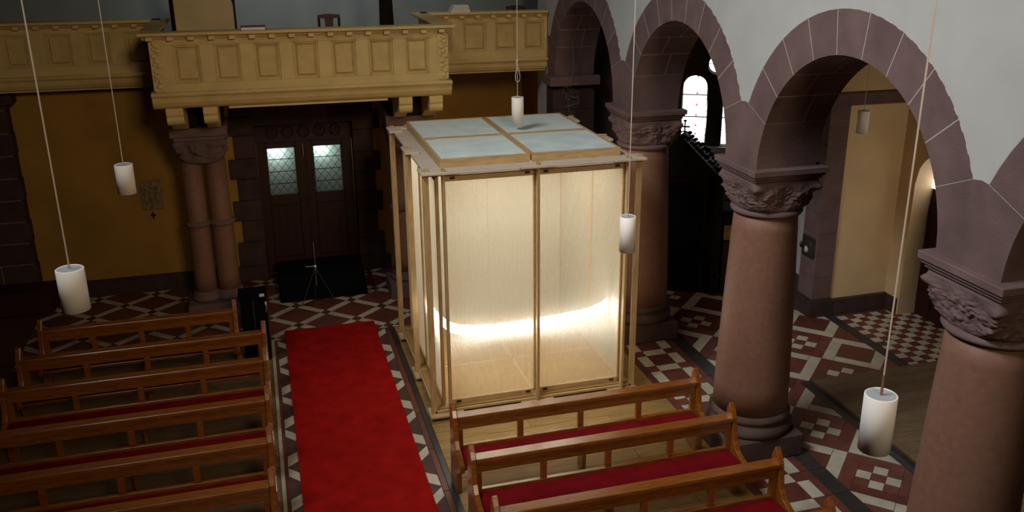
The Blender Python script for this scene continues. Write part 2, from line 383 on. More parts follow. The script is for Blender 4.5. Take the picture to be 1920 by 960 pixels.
# ------------------------------------------------------------------ arcade wall on the right
XF, XB = 4.45, 5.10; ZS, RI, RO = 3.14, 1.243, 1.60; TH = math.asin(1.475/RO)
ARCH = [3.14, 6.24, 9.34, 12.44]; COLY = [1.59, 4.69, 7.79, 10.89]
def arch_hole(yc): return (yc-1.475, yc+1.475, lambda s: (3.0, ZS+math.sqrt(RO*RO-(s-yc)**2)-.004), 28)
def wall_right():
    b = MB(); zt = 9.5
    def col(ya, yb, za, zb): b.hexa([(XF+.006, ya, za), (XB, ya, za), (XB, yb, zb), (XF+.006, yb, zb), (XF+.006, ya, zt), (XB, ya, zt), (XB, yb, zt), (XF+.006, yb, zt)])
    cur = 1.59-.075
    for yc in ARCH:
        ze = ZS+math.sqrt(RO*RO-1.475**2)
        if yc-1.475 > cur: col(cur, yc-1.475, ze, ze)
        k = 40
        for i in range(k):
            a = yc-1.475+2.95*i/k; c = a+2.95/k; f = lambda s: ZS+math.sqrt(max(0, RO*RO-(s-yc)**2))
            col(a, c, f(a), f(c))
        cur = yc+1.475
    col(cur, 14.6, ze, ze); b.box(XF+.006, XB, 14.02, 14.6, 0, ze)
    return struct('wall_right', b, 'plaster')
wr = wall_right()
def arcpt(yc, r, a): return (yc+r*math.sin(a), ZS+r*math.cos(a))
NV = 9; dA = 2*TH/NV; gz_ = .004
for ai, yc in enumerate(ARCH):
    # mortar bed just behind the stone faces
    b = MB(); n = 40
    for i in range(n):
        a = -TH-.006+(2*TH+.012)*i/n; c = -TH-.006+(2*TH+.012)*(i+1)/n
        p = [arcpt(yc, RI+.0008, a), arcpt(yc, RO-.0006, a), arcpt(yc, RO-.0006, c), arcpt(yc, RI+.0008, c)]
        b.prism(ccw(p), XF+.0006, XB-.0006, 'x')
    link('mortar_bed', b.mesh('mortar_bed', 'mortar'), wr)
    for k in range(NV):
        a0 = -TH+dA*k; a1 = a0+dA; split = XF+(.27 if k % 2 else .40)
        for (xa, xb) in ((XF, split-.004), (split+.004, XB)):
            p = []
            for t in range(4): a = a0+dA*t/3; g = gz_/RO*(1 if t == 0 else -1 if t == 3 else 0); p.append(arcpt(yc, RO, a+g))
            for t in range(3, -1, -1): a = a0+dA*t/3; g = gz_/RI*(1 if t == 0 else -1 if t == 3 else 0); p.append(arcpt(yc, RI, a+g))
            link('voussoir', MB().prism(ccw(p), xa, xb, 'x').mesh('voussoir', 'stone'), wr)
def springer(yc):
    p = []
    for k in range(7): a = math.pi/2-(math.pi/2-TH)*k/6; p.append(arcpt(yc-1.55, RI, a))
    p[0] = (p[0][0], 3.17)
    p.append(arcpt(yc-1.55, RO, TH)); p.append((yc, ZS+math.sqrt(RO*RO-1.475**2)+.012)); q = [(2*yc-y, z) for y, z in p][::-1]
    link('springer', MB().prism(ccw(p+q[1:]), XF, XB, 'x').mesh('springer', 'stone'), wr)
for y in COLY: springer(y)
# respond at the west end of the arcade
z = 0
for k in range(10):
    h = .33; z1 = min(3.02, z+h)
    if z1-z > .05: link('stone', MB().box(XF-.02, XB+.02, 13.69, 14.02, z+.004, z1-.004).mesh('stone', 'darkstone'), wr)
    z = z1
link('impost', MB().box(XF-.09, XB+.09, 13.60, 14.02, 3.02, 3.17).mesh('impost', 'stone'), wr, .01)
p = [(13.683, 3.17)]+[arcpt(12.44, RI, math.pi/2-(math.pi/2-TH)*k/6) for k in range(1, 7)]+[arcpt(12.44, RO, TH), (14.02, ZS+.63), (14.02, 3.17)]
link('springer', MB().prism(ccw(p), XF, XB, 'x').mesh('springer', 'stone'), wr)
def superell(a, n):
    c, s = math.cos(a), math.sin(a); return 1/((abs(c)**n+abs(s)**n)**(1/n))
def capital_mesh(cx, cy, z0, z1, r0, hs, seed):
    b = MB(); seg, rg = 176, 40
    for i in range(rg+1):
        t = i/rg; z = z0+(z1-z0)*t; n = 2+12*t**.9; base = r0+(hs-r0)*(.10*t+.90*(t**.5))
        for k in range(seg):
            a = 2*math.pi*k/seg; r = base*superell(a, n)
            px, py = r*math.cos(a), r*math.sin(a)
            # two ranks of curling leaves with drilled hollows
            lobe = abs(math.sin(a*4+seed)); ring = math.sin(math.pi*min(1, t*1.05))
            nz_ = .7*noise.noise(Vector((px*13+seed*3, py*13, z*15)))+.8*abs(noise.noise(Vector((px*26, py*26+seed, z*28))))-.3+.35*noise.noise(Vector((px*55, py*55, z*55+seed)))
            d = ring*(.030*(lobe-.45)+.046*nz_)+.05*math.exp(-((t-.80)/.13)**2)*max(0, math.cos(4*(a-math.pi/4)))**6
            rr = r+d if 0 < i < rg else r
            b.v.append((cx+rr*math.cos(a), cy+rr*math.sin(a), z))
    for i in range(rg):
        for k in range(seg): l = (k+1) % seg; b.f.append((i*seg+k, i*seg+l, (i+1)*seg+l, (i+1)*seg+k))
    b.f.append(tuple(range(seg))[::-1]); b.f.append(tuple(rg*seg+k for k in range(seg)))
    return b
clabels = ['thick sandstone column at the near end of the arcade, closest to the viewer',
 'sandstone column with carved leaf capital at the right edge of the picture',
 'sandstone column with carved leaf capital beside the last right-hand pews',
 'sandstone column with carved leaf capital just behind the glowing wooden booth']
CXc = 4.785
for i, cy in enumerate(COLY):
    t = thing('column', clabels[i], 'column', (CXc, cy, 0), 'sandstone columns of the arcade')
    part('plinth', MB().box(CXc-.43, CXc+.43, cy-.43, cy+.43, 0, .26), 'basestone', t, .015)
    part('base', MB().lathe([(.43, .26), (.455, .29), (.455, .34), (.43, .37), (.405, .39), (.40, .41), (.425, .43), (.43, .46), (.41, .485), (.395, .50)], CXc, cy, 56), 'basestone', t, smooth=True)
    part('shaft', MB().lathe([(.395, .50), (.392, .8), (.375, 1.3), (.352, 1.9), (.325, 2.5), (.315, 2.665)], CXc, cy, 64), 'shaft', t, smooth=True)
    part('astragal', MB().lathe([(.31, 2.655), (.345, 2.665), (.36, 2.69), (.345, 2.715), (.31, 2.725)], CXc, cy, 56), 'stone', t, smooth=True)
    part('capital', capital_mesh(CXc, cy, 2.715, 3.03, .315, .355, i*1.7), 'stone', t, smooth=True)
    ab = MB()
    for (hh, za, zb) in ((.345, 3.02, 3.05), (.365, 3.05, 3.08), (.385, 3.08, 3.11), (.405, 3.11, 3.17)): ab.box(CXc-hh, CXc+hh, cy-hh, cy+hh, za, zb)
    part('abacus', ab, 'stone', t, .006)

# ------------------------------------------------------------------ west wall, door, gallery
DX0, DX1, DZ = -.14, 1.38, 2.52
wb = wall_holes('wall_back', (-5.2, 14.5, 0), (1, 0, 0), .5, 0, 7.12, 0, 3.3, [(DX0+5.2, DX1+5.2, lambda s: (0, DZ), 1)], 'ochre', (0, 1, 0))
zb_ = [(0, .25, .605), (.25, .655, .53), (.655, 1.01, .435), (1.01, 1.335, .535), (1.335, 1.68, .437), (1.68, 2.0, .535), (2.0, 2.36, .437), (2.36, 2.66, .54), (2.66, 3.0, .44)]
for (za, zb, w) in zb_:
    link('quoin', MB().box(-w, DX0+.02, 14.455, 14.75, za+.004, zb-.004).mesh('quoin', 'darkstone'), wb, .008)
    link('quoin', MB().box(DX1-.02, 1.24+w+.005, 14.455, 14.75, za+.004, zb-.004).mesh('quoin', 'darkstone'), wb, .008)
for k in range(4): link('lintel', MB().box(DX0+.38*k+.001, DX0+.38*k+.379, 14.455, 14.75, DZ-.02, 3.0).mesh('lintel', 'darkstone'), wb, .006)
struct('wall_recess', MB().box(1.92, 2.05, 15.0, 16.2, 0, 3.2).box(1.92, 5.1, 16.05, 16.2, 0, 3.2).box(4.6, 5.1, 14.6, 16.2, 0, 3.2), 'ochre')
for xa, xb in ((-3.36, -.61),): struct('baseboard_back', MB().box(xa, xb, 14.44, 14.51, 0, .235).box(xa, xb, 14.46, 14.51, .235, .26), 'darkstone')
# stone pier at the far left
pier = struct('wall_left', MB().box(-5.2, -3.42, 14.30, 14.5, 0, 3.2), 'mortar')
for k in range(10):
    za = .02+.325*k; off = (0, .35, .15)[k % 3]; xe = -3.38+(.006 if k % 2 else -.006)
    for xa, xb in ((-5.2, -4.55+off), (-4.55+off, -3.95+off*.3), (-3.95+off*.3, xe)):
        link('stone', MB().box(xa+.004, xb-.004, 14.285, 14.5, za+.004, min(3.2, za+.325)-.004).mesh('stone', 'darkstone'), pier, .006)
link('impost', MB().box(-5.2, -3.28, 14.2, 14.5, 3.03, 3.16).mesh('impost', 'darkstone'), pier, .01)
# west door
door = struct('door_1', MB().box(DX0+.02, DX1-.02, 14.70, 14.74, 2.18, DZ-.01), 'doorwood')
for i in range(5):      # pierced quatrefoils of the frieze
    cx = .135+.243*i; b = MB()
    for k in range(4): a = math.pi/2*k; b.lathe([(.048, 0), (.048, .012)], 0, 0, 14)
    b = MB(); ring = [(.085*math.cos(2*math.pi*k/20), .085*math.sin(2*math.pi*k/20)) for k in range(20)]
    b.tube([(cx+x, 14.698, 2.335+z_) for x, z_ in ring], .014, 6, True)
    for k in range(4):
        a = math.pi/2*k+math.pi/4; b.ball((cx+.045*math.cos(a), 14.70, 2.335+.045*math.sin(a)), .028, .012, .028)
    link('quatrefoil', b.mesh('quatrefoil', 'doorwood'), door)
def leaf(x0, x1, px0, px1):
    b = MB(); z0, z1 = .03, 2.18; pz0, pz1 = 1.315, 2.105
    b.box(x0, px0, 14.68, 14.73, z0, z1).box(px1, x1, 14.68, 14.73, z0, z1).box(px0, px1, 14.68, 14.73, z0, .28).box(px0, px1, 14.68, 14.73, 1.16, pz0).box(px0, px1, 14.68, 14.73, pz1, z1).box(px0, px1, 14.70, 14.72, .28, 1.16)
    lf = link('door_leaf', b.mesh('door_leaf', 'doorwood'), door, .006)
    for k in range(4):
        w = (px1-px0)/4; link('panel_board', MB().box(px0+w*k+.006, px0+w*(k+1)-.006, 14.69, 14.71, .29, 1.15).mesh('panel_board', 'doorwood'), lf)
    link('glass_pane', MB().box(px0, px1, 14.703, 14.707, pz0, pz1).mesh('glass_pane', 'frost'), lf)
    b = MB(); t = .005
    b.box(px0, px0+.022, 14.693, 14.703, pz0, pz1).box(px1-.022, px1, 14.693, 14.703, pz0, pz1).box(px0, px1, 14.693, 14.703, pz0, pz0+.02).box(px0, px1, 14.693, 14.703, pz1-.02, pz1)
    for k in range(1, 4): zz = pz0+(pz1-pz0)*k/4; b.box(px0, px1, 14.692, 14.702, zz-.005, zz+.005)
    wd = px1-px0; n = 4; dx = wd/n; dz = dx*1.3
    for s in (1, -1):
        for k in range(-8, 12):      # diagonal cames, clipped to the pane
            pts = []; xs = (px0, px1)
            za, zb = pz0+k*dz, pz0+k*dz+s*wd/dx*dz
            (xa, za), (xb, zb) = (px0, za), (px1, zb)
            for _ in range(1):
                def cut(x_a, z_a, x_b, z_b):
                    if z_a > z_b: return cut(x_b, z_b, x_a, z_a)
                    if z_b < pz0 or z_a > pz1: return None
                    if z_a < pz0: f_ = (pz0-z_a)/(z_b-z_a); x_a += (x_b-x_a)*f_; z_a = pz0
                    if z_b > pz1: f_ = (pz1-z_a)/(z_b-z_a); x_b = x_a+(x_b-x_a)*f_; z_b = pz1
                    return (x_a, z_a, x_b, z_b)
                c = cut(xa, za, xb, zb)
                if c and math.hypot(c[2]-c[0], c[3]-c[1]) > .03: b.tube([(c[0], 14.699, c[1]), (c[2], 14.699, c[3])], .0032, 4)
    link('lead_came', b.mesh('lead_came', 'lead'), lf); return lf
leaf(-.11, .612, .022, .478); leaf(.618, 1.35, .732, 1.196)
link('bolt', MB().box(.585, .60, 14.665, 14.68, 1.93, 2.14).mesh('bolt', 'steel'), door, .003)
# assumed room behind the door, added with its lamps to light the panes
struct('wall_assumed_vestibule', MB().box(-.6, 1.9, 16.4, 16.5, 0, 3.0).box(-.7, -.6, 14.9, 16.5, 0, 3).box(1.9, 2.0, 14.9, 16.5, 0, 3).box(-.7, 2.0, 14.9, 16.5, 2.95, 3.05), 'grey')
for n_, xx in enumerate((.17, .86)):
    t = thing('assumed_door_lamp', ('assumed small lamp added behind the left leaded door pane', 'assumed small lamp added behind the right leaded door pane')[n_], 'lamp', (xx, 14.93, 2.08), 'assumed lamps behind the door glass')  # assumed lamp, added so the door pane glows from behind
    part('assumed_bulb', MB().ball((xx, 14.93, 2.06), .05, .05, .05), 'assumed_bulb', t, smooth=True)
    part('stem', MB().lathe([(.012, 2.10), (.012, 2.95)], xx, 14.93, 8), 'lead', t)
    d = bpy.data.lights.new('assumed_door_light', 'POINT'); d.energy = 3.4; d.color = (.95, 1, .98); d.shadow_soft_size = .05  # added point light brightening the top of the pane, source assumed
    lo = bpy.data.objects.new('assumed_door_light', d); COL.objects.link(lo); lo.location = (xx, 14.81, 2.05)

# gallery
g = thing('organ_gallery', 'cream panelled gallery with projecting centre above the dark west door', 'balcony', (.62, 13.3, 3.2))
GX0, GX1, GY = -1.23, 2.47, 12.15
part('floor_slab', MB().box(GX0+.08, GX1-.08, GY+.12, 14.6, 3.21, 3.30).box(-5.2, 4.44, 14.12, 16.2, 3.21, 3.30), 'cream', g)
part('back_board', MB().box(GX0, GX1, GY+.045, GY+.09, 3.38, 4.08).box(GX0, GX0+.05, GY+.045, 14.1, 3.30, 4.10).box(GX1-.05, GX1, GY+.045, 14.1, 3.30, 4.10), 'creamdk', g)
pxs = [-.955+.4755*k for k in range(7)]; pw = .308
edges = [GX0+.02]+sum([[a, a+pw] for a in pxs], [])+[GX1-.02]
b = MB()
for k in range(0, len(edges), 2):
    part('stile', MB().box(edges[k], edges[k+1], GY, GY+.05, 3.53, 3.99), 'cream', g, .004)
part('upper_rail', MB().box(GX0+.02, GX1-.02, GY, GY+.05, 3.99, 4.06), 'cream', g, .004)
part('lower_rail', MB().box(GX0+.02, GX1-.02, GY, GY+.05, 3.42, 3.53), 'cream', g, .004)
def panel(px, pw, y, z0, z1, par):
    f = part('panel', MB().box(px+.045, px+pw-.045, y+.018, y+.05, z0+.045, z1-.045), 'creamdk', par, .012)
    b = MB(); t = .022
    b.box(px, px+t, y+.012, y+.05, z0, z1).box(px+pw-t, px+pw, y+.012, y+.05, z0, z1).box(px+t, px+pw-t, y+.012, y+.05, z0, z0+t).box(px+t, px+pw-t, y+.012, y+.05, z1-t, z1)
    part('panel_moulding', b, 'cream', f, .005)
for px in pxs: panel(px, pw, GY, 3.53, 3.99, g)
for xa in (GX0+.01, GX1-.15):          # carved corner strips
    b = MB(); b.box(xa, xa+.14, GY-.02, GY+.05, 3.45, 4.04)
    for k in range(9):
        zz = 3.50+.062*k; b.ball((xa+.07+.028*math.sin(k*1.9), GY-.02, zz), .038, .022, .030); b.ball((xa+.07-.035*math.sin(k*1.9), GY-.02, zz+.02), .022, .018, .020)
    part('carved_strip', b, 'cream', g, smooth=False)
part('handrail', MB().box(-1.335, 2.56, 12.05, 12.31, 4.112, 4.152), 'cream', g, .01)
for xa, xb in ((-1.335, -1.10), (2.325, 2.56)): part('handrail', MB().box(xa, xb, 12.31, 14.20, 4.112, 4.152), 'cream', g, .01)
part('cornice', MB().prism([(12.10, 4.112), (12.12, 4.085), (12.15, 4.06), (12.25, 4.06), (12.25, 4.112)], -1.29, 2.52, 'x'), 'cream', g)
for k in range(16): xx = -1.21+.2385*k-.03; part('dentil', MB().box(xx, xx+.075, 12.075, 12.16, 4.055, 4.105), 'cream', g, .004)
prof = [(12.135, 3.43), (12.095, 3.42), (12.08, 3.40), (12.095, 3.375), (12.13, 3.365), (12.14, 3.30), (12.17, 3.25), (12.22, 3.215), (12.30, 3.21), (12.30, 3.43)]
part('base_moulding', MB().prism(prof, GX0-.03, GX1+.03, 'x'), 'cream', g)
part('soffit_board', MB().box(-.376, 1.64, 12.19, 12.40, 3.185, 3.212), 'cream', g, .004)
cp = [(12.20, 3.215), (12.20, 3.13), (12.22, 3.10), (12.21, 3.06), (12.23, 3.02), (12.28, 2.99), (12.60, 2.96), (12.85, 2.83), (14.5, 2.83), (14.5, 3.215)]
for xa, xb in ((-1.13, -.925), (-.69, -.515), (1.79, 1.972), (2.20, 2.385)): part('corbel', MB().prism(cp, xa, xb, 'x'), 'cream', g, .006)
part('soffit_beam', MB().box(-1.15, -.50, 12.86, 14.5, 2.84, 3.2), 'darkwood', g); part('soffit_beam', MB().box(1.77, 2.40, 12.86, 14.5, 2.84, 3.2), 'darkwood', g)
# wings
WY = 14.05
for (xa, xb, ps) in ((-3.9, -1.2, [(-3.72, .30), (-3.235, .30), (-2.71, .32), (-2.21, .31), (-1.71, .30)]), (2.44, 4.445, [(2.62, .30), (3.09, .37), (3.60, .355), (4.07, .32)])):
    part('wing_board', MB().box(xa, xb, WY+.045, WY+.10, 3.25, 4.10), 'creamdk', g)
    ee = [xa]+sum([[a, a+w] for a, w in ps], [])+[xb]
    for k in range(0, len(ee), 2): part('stile', MB().box(ee[k], ee[k+1], WY, WY+.05, 3.55, 3.99), 'cream', g, .004)
    part('upper_rail', MB().box(xa, xb, WY, WY+.05, 3.99, 4.06), 'cream', g, .004); part('lower_rail', MB().box(xa, xb, WY, WY+.05, 3.42, 3.55), 'cream', g, .004)
    for a, w in ps: panel(a, w, WY, 3.55, 3.99, g)
    part('handrail', MB().box(xa, xb, WY-.09, WY+.15, 4.112, 4.152), 'cream', g, .01)
    part('cornice', MB().prism([(WY-.05, 4.112), (WY-.03, 4.085), (WY, 4.06), (WY+.1, 4.06), (WY+.1, 4.112)], xa, xb, 'x'), 'cream', g)
    n = int((xb-xa)/.245)
    for k in range(n): xx = xa+.10+.245*k; part('dentil', MB().box(xx, xx+.075, WY-.07, WY+.01, 4.055, 4.105), 'cream', g, .004)
    part('base_moulding', MB().prism([(y_-12.135+WY, z_) for y_, z_ in prof], xa, xb, 'x'), 'cream', g)
# paired columns under the gallery front
def pair(x0, label):
    t = thing('paired_column', label, 'column', (x0+.16, 13.3, 0), 'paired columns under the gallery')
    xc = x0+.16
    part('plinth', MB().box(xc-.42, xc+.42, 13.3-.30, 13.3+.30, 0, .24), 'stone', t, .012)
    for x in (x0, x0+.32):
        s = part('shaft', MB().lathe([(.165, .38), (.15, .6), (.148, 1.36), (.148, 1.40), (.143, 1.45), (.135, 2.30)], x, 13.3, 32), 'shaft', t, smooth=True)
        part('shaft_ring', MB().lathe([(.145, 1.345), (.175, 1.36), (.185, 1.39), (.175, 1.42), (.145, 1.435)], x, 13.3, 32), 'stone', s, smooth=True)
        part('base', MB().lathe([(.20, .24), (.215, .27), (.205, .31), (.18, .335), (.185, .36), (.165, .385)], x, 13.3, 32), 'stone', t, smooth=True)
    cb = capital_mesh(0, 0, 2.28, 2.64, .155, .20, x0)
    cb.xform(lambda p: Vector((xc+p.x*1.62, 13.3+p.y*1.2, p.z)))
    part('capital', cb, 'stone', t, smooth=True)
    part('abacus', MB().box(xc-.33, xc+.33, 13.02, 13.58, 2.62, 2.68).box(xc-.37, xc+.37, 12.98, 13.62, 2.68, 2.825), 'stone', t, .01)
pair(-.99, 'pair of slim stone columns left of the west door under the gallery')
pair(1.91, 'pair of slim stone columns right of the west door behind the booth')
# things on the gallery
struct('wall_gallery', MB().box(-5.2, 5.1, 16.0, 16.3, 3.2, 9), 'grey')
t = thing('organ_case', 'tan organ case with rounded corner behind the gallery rail', 'organ', (-.6, 13.6, 3.3))
pr = [(-.98, 3.3), (-.225, 3.3), (-.225, 4.30)]+[(-.225-.20*(1-math.cos(R(9*k))), 4.30+.20*math.sin(R(9*k))) for k in range(1, 11)]+[(-.98, 4.50)]
part('body', MB().prism(ccw(pr), 13.50, 14.1, 'y'), 'organ', t, .008)
part('side_board', MB().box(-1.03, -.985, 13.48, 14.12, 3.3, 4.9), 'darkwood', t); part('back_board', MB().box(-.98, -.20, 14.11, 14.15, 3.3, 4.52), 'darkwood', t)
t = thing('wooden_chair', 'dark wooden chair showing its back above the middle of the gallery rail', 'chair', (1.05, 13.6, 3.3), 'chairs on the gallery')
def chair(t, x, y, z, w=.30, top=4.21):
    for sx in (-1, 1):
        part('leg', MB().tube([(x+sx*w/2*.9, y+.38, z), (x+sx*w/2*.95, y+.38, z+.45)], .018, 8), 'chairwood', t)
        part('back_post', MB().tube([(x+sx*w/2*.82, y, z), (x+sx*w/2*.88, y, z+.45), (x+sx*w/2*.93, y-.04, top-.02)], .018, 8), 'chairwood', t)
    part('seat', MB().box(x-w/2, x+w/2, y-.02, y+.40, z+.43, z+.47), 'chairwood', t, .01)
    pr = [(x-w/2-.005, top-.055), (x-w/2, top-.01)]+[(x-w/2+w*k/8, top-.01+.015*math.sin(math.pi*k/8)) for k in range(1, 8)]+[(x+w/2, top-.01), (x+w/2+.005, top-.055)]
    part('top_rail', MB().prism(pr, y-.06, y-.025, 'y'), 'chairwood', t)
    part('splat', MB().prism([(x-.045, z+.47), (x+.045, z+.47), (x+.06, top-.05), (x-.06, top-.05)], y-.045, y-.03, 'y'), 'chairwood', t)
chair(t, 1.05, 13.55, 3.3)
t = thing('wooden_chair', 'dark wooden chair just above the right wing of the gallery', 'chair', (3.95, 14.5, 3.3), 'chairs on the gallery')
chair(t, 4.03, 14.45, 3.3, .30, 4.20)
t = thing('gallery_post', 'dark tapering wooden post rising behind the gallery rail', 'post', (1.87, 13.55, 3.3))
part('post', MB().hexa([(1.755, 13.5, 3.3), (1.985, 13.5, 3.3), (1.985, 13.7, 3.3), (1.755, 13.7, 3.3), (1.80, 13.52, 4.9), (1.94, 13.52, 4.9), (1.94, 13.66, 4.9), (1.80, 13.66, 4.9)]), 'darkwood', t, .01)
part('foot', MB().box(1.71, 2.03, 13.45, 13.75, 3.3, 3.36), 'darkwood', t, .01)
def book(name, label, x0, x1, y0, y1, z, h, cover, group=None):
    t = thing(name, label, 'book', ((x0+x1)/2, (y0+y1)/2, z), group)
    part('pages', MB().box(x0+.008, x1-.008, y0+.006, y1-.006, z+.004, z+h-.004), 'paper', t)
    part('cover', MB().box(x0, x1, y0, y1, z, z+.005).box(x0, x1, y0, y1, z+h-.005, z+h).box(x0, x1, y1-.006, y1, z, z+h), cover, t)
book('hymn_book', 'closed maroon book lying on the gallery handrail', -.135, .165, 12.075, 12.285, 4.152, .045, 'redbook')
for k in range(3): book('music_book', ('pale book at the bottom of the stack on the right gallery wing', 'pale book in the middle of the stack on the right gallery wing', 'pale book on top of the stack on the right gallery wing')[k], 2.90+.02*k, 3.20-.012*k, 13.975, 14.185, 4.152+.034*k, .032, 'paper', 'stacked books on the gallery wing')

# relief plaque and little cross on the left wall
t = thing('relief_plaque', 'dim square stone relief of figures on the ochre wall', 'plaque', (-1.69, 14.49, 1.31))
part('back_slab', MB().box(-1.84, -1.545, 14.47, 14.5, 1.31, 1.76), 'mosaic', t, .008)
for k in range(3):
    x = -1.77+.08*k; b = MB().ball((x, 14.468, 1.50+.02*(k % 2)), .034, .02, .12); b.ball((x, 14.462, 1.645+.02*(k % 2)), .026, .02, .03); part('figure', b, 'mosaic', t, smooth=True)
solo('wall_cross', MB().box(-1.718, -1.702, 14.475, 14.498, 1.165, 1.265).box(-1.745, -1.675, 14.475, 14.498, 1.21, 1.228), 'black', 'small black cross on the ochre wall below the relief', 'cross')
t = thing('storage_bench', 'dark wooden chest bench against the left stone pier', 'bench', (-4.1, 14.0, 0))
part('chest', MB().box(-5.0, -3.15, 13.85, 14.26, .04, .36), 'doorwood', t, .01); part('seat_lid', MB().box(-5.05, -3.10, 13.80, 14.27, .36, .40), 'doorwood', t, .008)
for x in (-4.9, -3.25): part('foot', MB().box(x-.05, x+.05, 13.9, 14.2, 0, .04), 'doorwood', t)
# black draped deck and light stand before the door
t = thing('black_deck', 'low black cloth-covered deck standing before the west door', 'platform', (.68, 13.75, 0))
b = MB(); n = 60
x0, x1, y0, y1 = .05, 1.30, 13.38, 14.15; top = .40
per = [(x0+(x1-x0)*k/24, y0) for k in range(24)]+[(x1, y0+(y1-y0)*k/14) for k in range(14)]+[(x1-(x1-x0)*k/24, y1) for k in range(24)]+[(x0, y1-(y1-y0)*k/14) for k in range(14)]
nn_ = len(per); cxm, cym = (x0+x1)/2, (y0+y1)/2
for zz, am in ((0.0, .03), (.2, .018), (.37, .006), (top, -.01)):
    for k, (x, y) in enumerate(per):
        w = 1+am*(1+math.sin(k*1.35)) ; b.v.append((cxm+(x-cxm)*w, cym+(y-cym)*w, zz))
for i in range(3):
    for k in range(nn_): l = (k+1) % nn_; b.f.append((i*nn_+k, i*nn_+l, (i+1)*nn_+l, (i+1)*nn_+k))
b.f.append(tuple(3*nn_+k for k in range(nn_)))
part('cloth', b, 'black', t); part('deck_board', MB().box(x0+.05, x1-.05, y0+.05, y1-.05, .34, .38), 'darkwood', t)
for x in (x0+.1, x1-.1):
    for y in (y0+.1, y1-.1): part('leg', MB().box(x-.03, x+.03, y-.03, y+.03, 0, .34), 'darkwood', t)
t = thing('tripod_stand', 'thin bright metal tripod stand in front of the black deck', 'stand', (.565, 13.2, 0))
part('pole', MB().tube([(.565, 13.2, .30), (.565, 13.2, .98)], .007, 8), 'steel', t); part('hub', MB().lathe([(.02, .56), (.026, .575), (.026, .60), (.014, .62)], .565, 13.2, 12), 'steel', t)
for a in (95, 215, 335):
    part('leg', MB().tube([(.565, 13.2, .58), (.565+.30*math.cos(R(a)), 13.2+.30*math.sin(R(a))*.5, .006)], .006, 6), 'lead', t)
part('knob', MB().tube([(.565, 13.2, .60), (.43, 13.2, .60)], .006, 6), 'steel', t)
# black cabinet behind the left pews
t = thing('music_cabinet', 'tall black cabinet behind the left pews with a white paper on top', 'cabinet', (-.32, 11.55, 0))
part('body', MB().box(-.48, -.16, 11.38, 11.75, .03, .88), 'black', t, .01); part('top', MB().box(-.50, -.145, 11.36, 11.77, .88, .905), 'black', t, .006)
for x in (-.45, -.19):
    for y in (11.41, 11.72): part('foot', MB().box(x-.02, x+.02, y-.02, y+.02, .0, .03), 'black', t)
part('door_line', MB().box(-.325, -.315, 11.375, 11.385, .06, .86), 'lead', t)
part('handle', MB().tube([(-.17, 11.365, .70), (-.165, 11.345, .74), (-.165, 11.345, .80), (-.17, 11.365, .84)], .012, 8), 'steel', t, label='bright metal handle')
solo('paper_sheet', MB().box(-.235, -.175, 11.38, 11.47, .906, .912), 'paper', 'small white paper lying on the black cabinet', 'paper')

